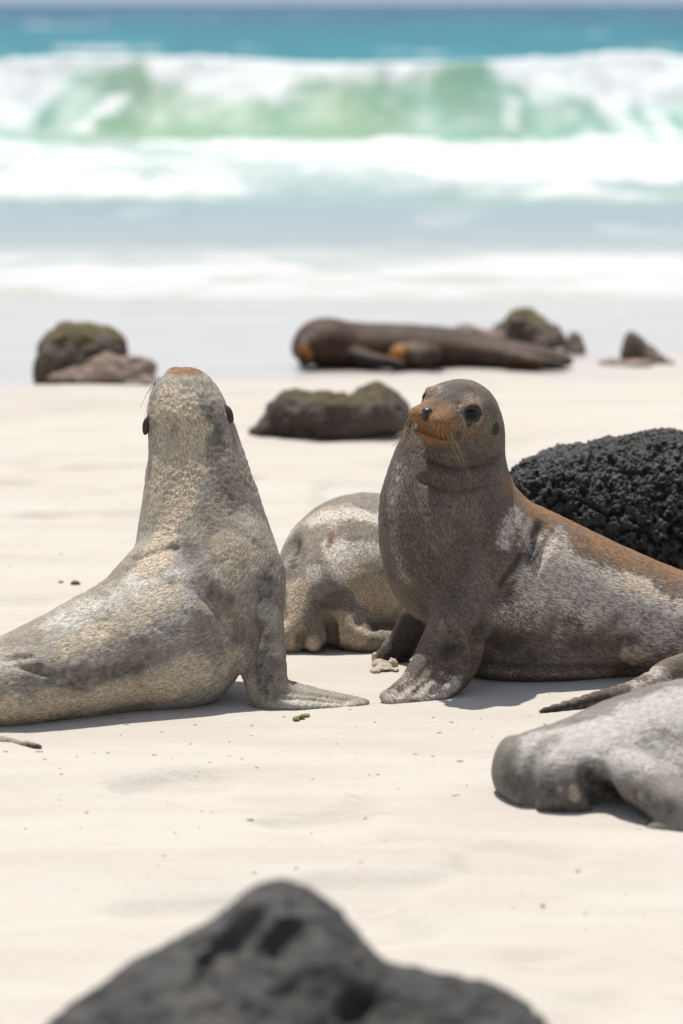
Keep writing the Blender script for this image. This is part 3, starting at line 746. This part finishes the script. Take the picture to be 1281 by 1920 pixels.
nb_.ball(HP(0, .140, -.008), (.0155, .0100, .014), k=.006, A=HR, N=HF); nb_.ball(HP(0, .147, -.020), (.007, .012, .009), k=.012, A=HR, N=HF)
for s in (-1, 1): nb_.ball(HP(s * .0075, .1525, -.011), (.004, .0025, .006), k=.002, op='cut', A=HR, N=HF)
V, Q = nb_.mesh(.002, 0, 2); link('nose', V, Q, m_nose, right, origin=HP(0, .14, -.008))
for s in (-1, 1):
    eb = Body(); eb.floor = None
    base_ = HP(s * .080, -.022, -.020)
    base_ = P(930, 796, on(b, 930, 796)) if s > 0 else base_
    eb.tube([(base_ - HR * s * .003, .003, .003, HR), (base_ + HR * s * .001 - HF * .004 - HU * .010, .0038, .003, HR), (base_ + HR * s * .001 - HF * .007 - HU * .021, .0015, .0015, HR)], k=.004, m=4)
    V, Q = eb.mesh(.002, 0, 2); link('ear', V, Q, m_ear, right, origin=base_)
rw = random.Random(3)
for i in range(22):                               # far side: the whisker bunch that hangs left
    r0 = HP(-.052 + rw.uniform(-.006, .004), .118 + rw.uniform(-.016, .012), -.034 + rw.uniform(-.012, .010))
    tx, ty = rw.uniform(733, 762), rw.uniform(800, 842)
    whisker(right, r0, P(tx, ty, 8.02 + rw.uniform(-.02, .04)), -.022 - rw.uniform(0, .012), .0012, rw.choice((m_whisk, m_whisk, m_whisk_d)))
for i in range(5):
    r0 = HP(-.050, .118 + rw.uniform(-.016, .012), -.020)
    whisker(right, r0, P(rw.uniform(738, 762), rw.uniform(755, 785), 8.04), -.02, .0008, m_whisk_d)
for i in range(12):
    fx = rw.uniform(.092, .128); r0 = HP(.053 - (fx - .092) * .25, fx, -.034 + rw.uniform(-.012, .010))
    tx, ty = rw.choice(((rw.uniform(862, 888), rw.uniform(860, 925)), (rw.uniform(822, 850), rw.uniform(835, 870)), (rw.uniform(850, 880), rw.uniform(830, 850))))
    whisker(right, r0, P(tx, ty, 7.90), -.006, .0005, m_whisk)

# --- left sea lion: back to the camera, head thrown up
b = Body()
b.ptube([(-400, 1345, 7.36, 28, .05), (-280, 1325, 7.42, 50, .08), (-150, 1310, 7.5, 66, .11), (-20, 1290, 7.57, 80, .13), (90, 1262, 7.64, 97, .145), (200, 1228, 7.73, 120, .165),
         (315, 1178, 7.83, 142, .18), (385, 1090, 7.91, 138, .165), (381, 1000, 7.96, 119, .14), (374, 920, 7.99, 100, .12), (365, 842, 8.01, 82, .10), (352, 785, 8.02, 72, .088),
         (346, 752, 8.05, 62, .072), (340, 736, 8.10, 47, .050)], k=.02, m=5)
b.ball(P(331, 706, 8.15), (.030, .023, .04), k=.012)                     # snout tip beyond the brow
b.ball(P(330, 1245, 7.76), (.14, .10, .12), k=.06, A=(1, .3, 0))
b.ball(P(450, 1085, 7.86), (.08, .11, .08), k=.06)
b.ball(P(300, 1100, 7.86), (.09, .08, .1), k=.06)
b.ptube([(470, 1080, 7.86, 60, .07), (488, 1165, 7.79, 42, .055), (493, 1235, 7.74, 40, .042), (500, 1290, 7.715, 34, .03), (505, 1318, 7.70, 22, .02)], k=.03, m=5)
b.ptube([(500, 1300, 7.715, 30, .02, (0, -.5, .8)), (545, 1303, 7.72, 46, .011, (0, -.32, .95)), (605, 1311, 7.73, 34, .007, (0, -.28, .95)), (655, 1316, 7.735, 20, .005, (0, -.22, .97)), (690, 1319, 7.74, 7, .004, (0, -.2, .97))], k=.03, m=5)
b.ptube([(300, 1090, 8.02, 50, .06), (280, 1180, 8.14, 40, .05), (250, 1240, 8.2, 34, .03), (150, 1262, 8.18, 20, .01, (0, -.3, 1))], k=.03, m=5)
b.ptube([(-330, 1365, 7.33, 30, .02), (-200, 1378, 7.30, 24, .016, (0, -.3, .9)), (-60, 1386, 7.33, 15, .010, (0, -.3, .9)), (20, 1391, 7.32, 8, .007, (0, -.4, .9)), (76, 1403, 7.28, 4, .005, (0, -.4, .9))], k=.03, m=5)
fold(b, [(385, 1110), (415, 1140), (445, 1185)], .012, .03)
fold(b, [(455, 1290), (458, 1255), (470, 1215), (480, 1180)], .007, .014)
fold(b, [(252, 1048), (300, 1032), (330, 1028)], .004, .015); fold(b, [(528, 1296), (590, 1304), (655, 1314)], .0025, .008); fold(b, [(530, 1310), (600, 1314), (650, 1318)], .0025, .008)
fold(b, [(472, 1150), (480, 1200), (474, 1250)], .003, .014); fold(b, [(10, 1238), (60, 1232)], .003, .014)
fold(b, [(30, 1250), (90, 1262)], .004, .012)
def paint_left(p):
    p.line('s', [(340, 760), (350, 800), (355, 850), (340, 900), (320, 950), (300, 1000), (285, 1040)], 42, .95)
    p.line('s', [(300, 740), (300, 850), (290, 950)], 40, .6)
    p.line('s', [(430, 1010), (470, 1040), (440, 1070)], 44, .55)
    p.line('s', [(330, 1100), (250, 1150), (190, 1190), (120, 1210)], 44, .65); p.dab('s', 195, 1175, 38, .9); p.dab('s', 370, 1250, 70, .6)
    p.line('s', [(10, 1350), (90, 1345), (170, 1330), (240, 1320), (320, 1310)], 34, .95); p.line('s', [(60, 1320), (180, 1320), (300, 1280)], 30, .6)
    p.line('s', [(430, 1170), (450, 1210), (440, 1250)], 28, .7); p.dab('s', 30, 1330, 40, .8)
    p.line('p', [(250, 1075), (310, 1058), (345, 1050)], 46, .85, .9); p.line('p', [(120, 1160), (170, 1128), (220, 1105), (300, 1110), (350, 1100)], 50, .75, .9); p.line('p', [(280, 1160), (350, 1150)], 46, .5, 1.0); p.dab('p', 355, 752, 22, .75); p.dab('p', 20, 1235, 36, .6)  # pale dry fur, with highlights of the upper back painted in
    p.line('p', [(560, 1305), (620, 1312), (670, 1316)], 18, .75); p.dab('p', 330, 1180, 60, .45)
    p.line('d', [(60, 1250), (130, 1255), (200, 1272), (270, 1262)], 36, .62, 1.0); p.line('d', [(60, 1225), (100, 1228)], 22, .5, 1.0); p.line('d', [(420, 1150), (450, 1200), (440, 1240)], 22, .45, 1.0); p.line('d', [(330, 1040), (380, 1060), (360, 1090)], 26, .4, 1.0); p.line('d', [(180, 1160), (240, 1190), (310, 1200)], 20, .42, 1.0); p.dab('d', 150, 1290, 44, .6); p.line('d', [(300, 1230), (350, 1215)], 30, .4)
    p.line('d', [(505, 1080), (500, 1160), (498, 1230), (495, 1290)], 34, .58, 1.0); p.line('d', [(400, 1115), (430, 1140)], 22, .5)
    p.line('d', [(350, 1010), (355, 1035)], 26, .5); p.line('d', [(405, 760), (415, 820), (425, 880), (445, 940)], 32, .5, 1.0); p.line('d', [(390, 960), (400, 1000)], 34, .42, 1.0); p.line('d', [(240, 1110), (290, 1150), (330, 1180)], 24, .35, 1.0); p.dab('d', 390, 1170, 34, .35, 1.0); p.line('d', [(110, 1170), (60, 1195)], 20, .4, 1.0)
    zt_ = p.V[:, 2].max(); sn_ = sstep(zt_ - .020, zt_ - .006, p.V[:, 2] + p.wob2 * .012 + .12 * np.clip(p.V[:, 1] - 8.12, 0, .1)); p.ch[:, 0] = np.maximum(p.ch[:, 0], sn_); p.ch[:, 1] *= 1 - sn_
    p.line('d', [(40, 1395), (76, 1403)], 8, .9)
left, pl = sea_lion('sand crusted sea lion sitting with its back to the camera, head raised high', b, .0075, 1, m_left, paint_left, (P(300, 1200, 7.8)[0], 7.75, 0),
    lambda V: (sstep(.35, .6, fbm(V, 10, 2, 77)) * (noise(V, 130, 78) - .5) * .0035))
for pts in (((418, 762, 8.0), (428, 773, 7.99), (435, 791, 7.98)), ((285, 780, 8.0), (276, 794, 7.99), (272, 814, 7.99))):
    eb = Body(); eb.floor = None
    eb.tube([(P(*pts[0]), .0035, .003, CAMN), (P(*pts[1]), .0055, .003, CAMN), (P(*pts[2]), .0015, .0015, CAMN)], k=.004, m=4)
    V, Q = eb.mesh(.002, 0, 2); link('ear', V, Q, m_ear, left, origin=P(*pts[0]))
for i in range(7):
    y0 = rw.uniform(704, 722); whisker(left, P(300 - (y0 - 704) * .6, y0, 8.12), P(rw.uniform(262, 282), rw.uniform(755, 850), 8.1), .02, .0006, m_whisk_d)
for i in range(3):
    whisker(left, P(368, 705, 8.12), P(rw.uniform(376, 392), rw.uniform(698, 712), 8.1), .004, .0006, m_whisk_d)

# --- middle sea lion: lies behind, rump towards the camera
b = Body()
b.ptube([(800, 1080, 9.75, 60, .10), (775, 1070, 9.45, 95, .14), (740, 1066, 9.1, 128, .17), (680, 1070, 8.8, 140, .18), (650, 1085, 8.62, 128, .17)], k=.02, m=5)
b.tube([(P(690, 1055, 9.2), .16, .17, (0, 0, 1)), (P(672, 1062, 8.85), .185, .185, (0, 0, 1)), (P(645, 1080, 8.65), .165, .168, (0, 0, 1)), (P(615, 1110, 8.50), .115, .125, (0, 0, 1)), (P(600, 1150, 8.43), .07, .075, (0, 0, 1))], k=.03, m=5)
b.ball(P(690, 1075, 8.55), (.09, .11, .10), k=.06)

b.ptube([(570, 1100, 8.5, 50, .06), (555, 1155, 8.42, 38, .05), (540, 1198, 8.38, 30, .038), (490, 1214, 8.40, 18, .015)], k=.03, m=5)
b.ptube([(625, 1120, 8.48, 55, .07), (652, 1180, 8.40, 33, .05), (700, 1202, 8.39, 22, .032), (770, 1206, 8.42, 18, .018), (840, 1212, 8.44, 12, .012)], k=.03, m=5)
fold(b, [(545, 1020), (552, 1050), (540, 1080)], .014, .04)
fold(b, [(571, 1188), (570, 1205), (568, 1224)], .013, .016, -.002); fold(b, [(612, 1188), (620, 1200), (628, 1224)], .013, .016, -.002)
b.ptube([(604, 1120, 8.45, 34, .05), (594, 1170, 8.39, 24, .030), (589, 1212, 8.345, 11, .016)], k=.03, m=5)
fold(b, [(525, 1130), (530, 1165)], .008, .02)
fold(b, [(620, 1160), (625, 1190)], .010, .02)
fold(b, [(672, 1165), (700, 1178), (750, 1178)], .006, .015)
def paint_mid(p):
    p.line('p', [(600, 960), (660, 950), (700, 960)], 50, .8); p.line('p', [(630, 1020), (650, 1060), (690, 1030)], 46, .8); p.dab('p', 585, 1060, 30, .6)
    p.line('d', [(550, 1020), (545, 1050)], 18, .85, .8); p.line('d', [(625, 1085), (600, 1120), (640, 1140)], 36, .5, 1.0); p.line('d', [(650, 1080), (700, 1090)], 20, .35, 1.0)
    p.line('s', [(680, 1080), (710, 1110), (740, 1130)], 44, .85); p.line('s', [(640, 1150), (670, 1180), (640, 1200)], 34, .75); p.line('s', [(545, 1100), (545, 1150), (550, 1200)], 30, .8)
    p.dab('s', 585, 1195, 20, .9); p.line('s', [(560, 970), (600, 945), (650, 935)], 26, .6); p.dab('s', 540, 985, 26, .7)
    p.line('r', [(619, 990), (616, 1012)], 9, .75, .8)
    p.line('d', [(640, 1215), (690, 1215)], 14, .6)
mid, pm = sea_lion('plump sea lion lying behind the sitting two, rump and stubby tail towards us', b, .01, 1, m_mid, paint_mid, (P(660, 1100, 8.7)[0], 8.7, 0))

# --- front sea lion: lies at the right edge, out of focus
b = Body()
b.ptube([(972, 1440, 6.86, 50, .035), (1010, 1447, 6.83, 75, .11), (1060, 1450, 6.82, 88, .15), (1120, 1436, 6.85, 92, .165), (1190, 1408, 6.92, 98, .175), (1300, 1388, 7.0, 108, .19), (1450, 1376, 7.12, 114, .2), (1620, 1380, 7.25, 105, .18), (1800, 1395, 7.4, 78, .12), (1920, 1402, 7.5, 45, .06)], k=.02, m=5)
b.ball(P(1050, 1475, 6.74), (.08, .075, .085), k=.05)
b.ball(P(957, 1436, 6.85), (.030, .058, .07), k=.02)
b.ptube([(1140, 1420, 6.76, 36, .05), (1195, 1458, 6.67, 46, .06), (1250, 1498, 6.60, 44, .055), (1305, 1522, 6.55, 38, .045), (1420, 1545, 6.5, 20, .02)], k=.02, m=5)
b.ball(P(1310, 1470, 6.78), (.14, .07, .12), k=.04)
b.ptube([(1215, 1552, 6.56, 8, .02), (1270, 1548, 6.54, 16, .03), (1400, 1552, 6.5, 18, .03)], k=.02, m=4)
fold(b, [(1035, 1382), (1008, 1412), (992, 1450), (986, 1512)], .016, .014, -.004)
fold(b, [(1112, 1462), (1135, 1485), (1165, 1510), (1200, 1532)], .022, .025); fold(b, [(1120, 1490), (1140, 1515), (1160, 1535)], .020, .02)

def paint_front(p):
    p.line('p', [(1060, 1372), (1120, 1360), (1200, 1330), (1300, 1310)], 110, .95, .9); p.line('p', [(1150, 1410), (1290, 1400)], 70, .8, .9); p.dab('p', 985, 1386, 34, .8, .9)  # sunlit top painted into the coat with pale dabs
    p.line('d', [(1000, 1480), (1040, 1500), (1100, 1520)], 46, .5, 1.0); p.line('d', [(1180, 1490), (1240, 1520)], 34, .45, 1.0)  # shade of the lower side painted in dark dabs
    p.line('d', [(940, 1425), (945, 1470)], 40, .55, 1.0); p.line('d', [(1112, 1462), (1150, 1500), (1205, 1535)], 20, .8, .9); p.line('d', [(1000, 1430), (1010, 1480), (1060, 1510)], 40, .45, 1.0); p.dab('d', 1020, 1400, 16, .4)  # painted shade on the blunt end and inside the limb fold
    p.line('d', [(1000, 1520), (1080, 1535)], 20, .5); p.line('s', [(1085, 1470), (1085, 1500)], 15, .8); p.dab('s', 1042, 1482, 10, .8); p.dab('s', 1190, 1490, 12, .5)
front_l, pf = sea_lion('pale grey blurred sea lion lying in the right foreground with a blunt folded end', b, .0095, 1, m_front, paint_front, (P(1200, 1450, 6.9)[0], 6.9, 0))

# --- far sea lion: brown, asleep on the wet sand
b = Body()
b.ptube([(580, 652, 15.1, 24, .10), (606, 642, 15.15, 44, .15), (660, 648, 15.2, 42, .17), (740, 652, 15.25, 43, .18), (820, 654, 15.25, 41, .17), (900, 660, 15.2, 31, .13), (980, 668, 15.1, 24, .10), (1040, 674, 15.05, 16, .06), (1066, 678, 15.0, 6, .03)], k=.02, m=5)
b.ball(P(572, 660, 15.0), (.04, .07, .08), k=.05)
b.ball(P(780, 665, 15.02), (.12, .06, .08), k=.02)
b.ptube([(660, 665, 15.05, 16, .05), (700, 676, 14.98, 12, .035), (735, 680, 14.94, 9, .02), (760, 684, 14.92, 5, .012)], k=.02, m=4)
b.ptube([(960, 670, 15.0, 14, .05), (1020, 680, 14.92, 9, .03), (1060, 684, 14.88, 4, .014)], k=.02, m=4)
def paint_far(p):
    p.line('r', [(562, 640), (565, 660), (590, 668)], 13, .95); p.line('r', [(720, 655), (745, 645), (735, 668)], 14, .9); p.line('r', [(620, 668), (650, 668)], 9, .4)
    p.line('d', [(650, 680), (700, 680), (730, 683)], 13, 1.0); p.dab('d', 565, 682, 16, .9); p.dab('d', 640, 655, 20, .6); p.dab('d', 1030, 668, 16, .7); p.line('d', [(800, 680), (900, 682)], 12, .6)
    p.line('p', [(770, 640), (800, 650), (790, 662)], 11, .7); p.dab('p', 690, 666, 8, .8); p.dab('p', 600, 622, 20, .25); p.dab('p', 700, 625, 20, .2); p.dab('p', 980, 655, 9, .6)
far_l, pfa = sea_lion('dark brown sea lion asleep on its side at the edge of the wet sand', b, .016, 1, m_far, paint_far, (P(780, 660, 15.2)[0], 15.2, 0))

# ------------------------------------------------------------------ small things on the sand
m_clump = simple('damp_sand', (.54, .46, .375), .9, .1)
def lumps(name, label, cat, parts, mat, seed, h=.004, amp=.006, scale=60, group=None):
    bb = Body(); bb.floor = -.01
    for px, py, rx, rz, ry in parts:
        Yg = G(py); c = P(px, py, Yg); s = M(Yg); bb.ball(c + np.array([0, 0, rz * s * .35]), (rx * s, rz * s, ry), k=.006)
    V, Q = bb.mesh(h, 1, 1); N = normals(V, Q); V = V + N * ((fbm(V, scale, 3, seed) - .5) * 2 * amp)[:, None]
    return tag(link(name, V, Q, mat, origin=(V[:, 0].mean(), V[:, 1].mean(), 0)), label, cat, group)
lumps('sand_clump', 'broken clump of damp sand by the fore flipper of the camera facing sea lion', 'sand', [(703, 1242, 8, 16, .02), (716, 1250, 14, 12, .025), (735, 1248, 11, 14, .02), (722, 1256, 18, 8, .03), (706, 1258, 14, 5, .03), (742, 1258, 10, 5, .02)], m_clump, 5, .004, .013, 38)
m_weed = simple('green_weed', (.20, .19, .04), .7); m_weed_d = simple('olive_weed', (.12, .10, .025), .7); m_peb = simple('dark_pebble', (.07, .055, .045), .6); m_chip = simple('tan_chip', (.40, .29, .18), .8)
lumps('seaweed_scrap', 'yellow green scrap of seaweed on the sand in front of the flat fore flipper', 'seaweed', [(556, 1350, 7, 5, .012), (566, 1347, 7, 6, .01), (575, 1343, 8, 3, .01), (592, 1342, 8, 2, .008)], m_weed, 7, .0025, .004, 160)
lumps('seaweed_scrap', 'rounder olive tuft of seaweed left of the back of the sand crusted sea lion', 'seaweed', [(142, 1098, 9, 7, .012)], m_weed_d, 9, .003, .004, 120)
lumps('seaweed_scrap', 'tiny olive tuft of seaweed beside the rounder tuft', 'seaweed', [(114, 1094, 6, 4, .01)], m_weed_d, 11, .003, .003, 120)
lumps('pebble', 'small dark pebble on the bare sand above the peak of the front rock', 'pebble', [(652, 1638, 9, 5, .008)], m_peb, 13, .002, .002, 150)
lumps('pebble', 'little brown pebble on the right of the bare foreground sand', 'pebble', [(1018, 1700, 5, 4, .006)], m_chip, 15, .002, .002, 150)
# loose flecks of weed, shell and grit
rs = np.random.RandomState(4); V = []; Q = []; rw2 = random.Random(9)
for i in range(260):
    py = rw2.choice((rw2.uniform(800, 1250), rw2.uniform(1290, 1460), rw2.uniform(1290, 1750))); px = rw2.uniform(-200, 1480); Yg = G(py); c = P(px, py, Yg)
    c[2] = sand_height(np.array([c[0]]), np.array([Yg]))[0]; r = rw2.uniform(.0012, .004) * (1.4 if rw2.random() < .15 else 1)
    v, q = sphere(c, (r * rw2.uniform(.8, 2.6), r * rw2.uniform(.6, 1.2), r * .5), (rw2.uniform(-1, 1), rw2.uniform(-1, 1), 0), (0, 0, 1), 6, 4)
    Q.append(q + sum(len(a) for a in V)); V.append(v)
tag(link('beach_grit', np.concatenate(V), np.concatenate(Q), m_chip), 'tiny flecks of weed, shell and grit strewn over the pale sand', 'grit', kind='stuff')
print('verts', sum(len(o.data.vertices) for o in sc.objects if o.type == 'MESH'))
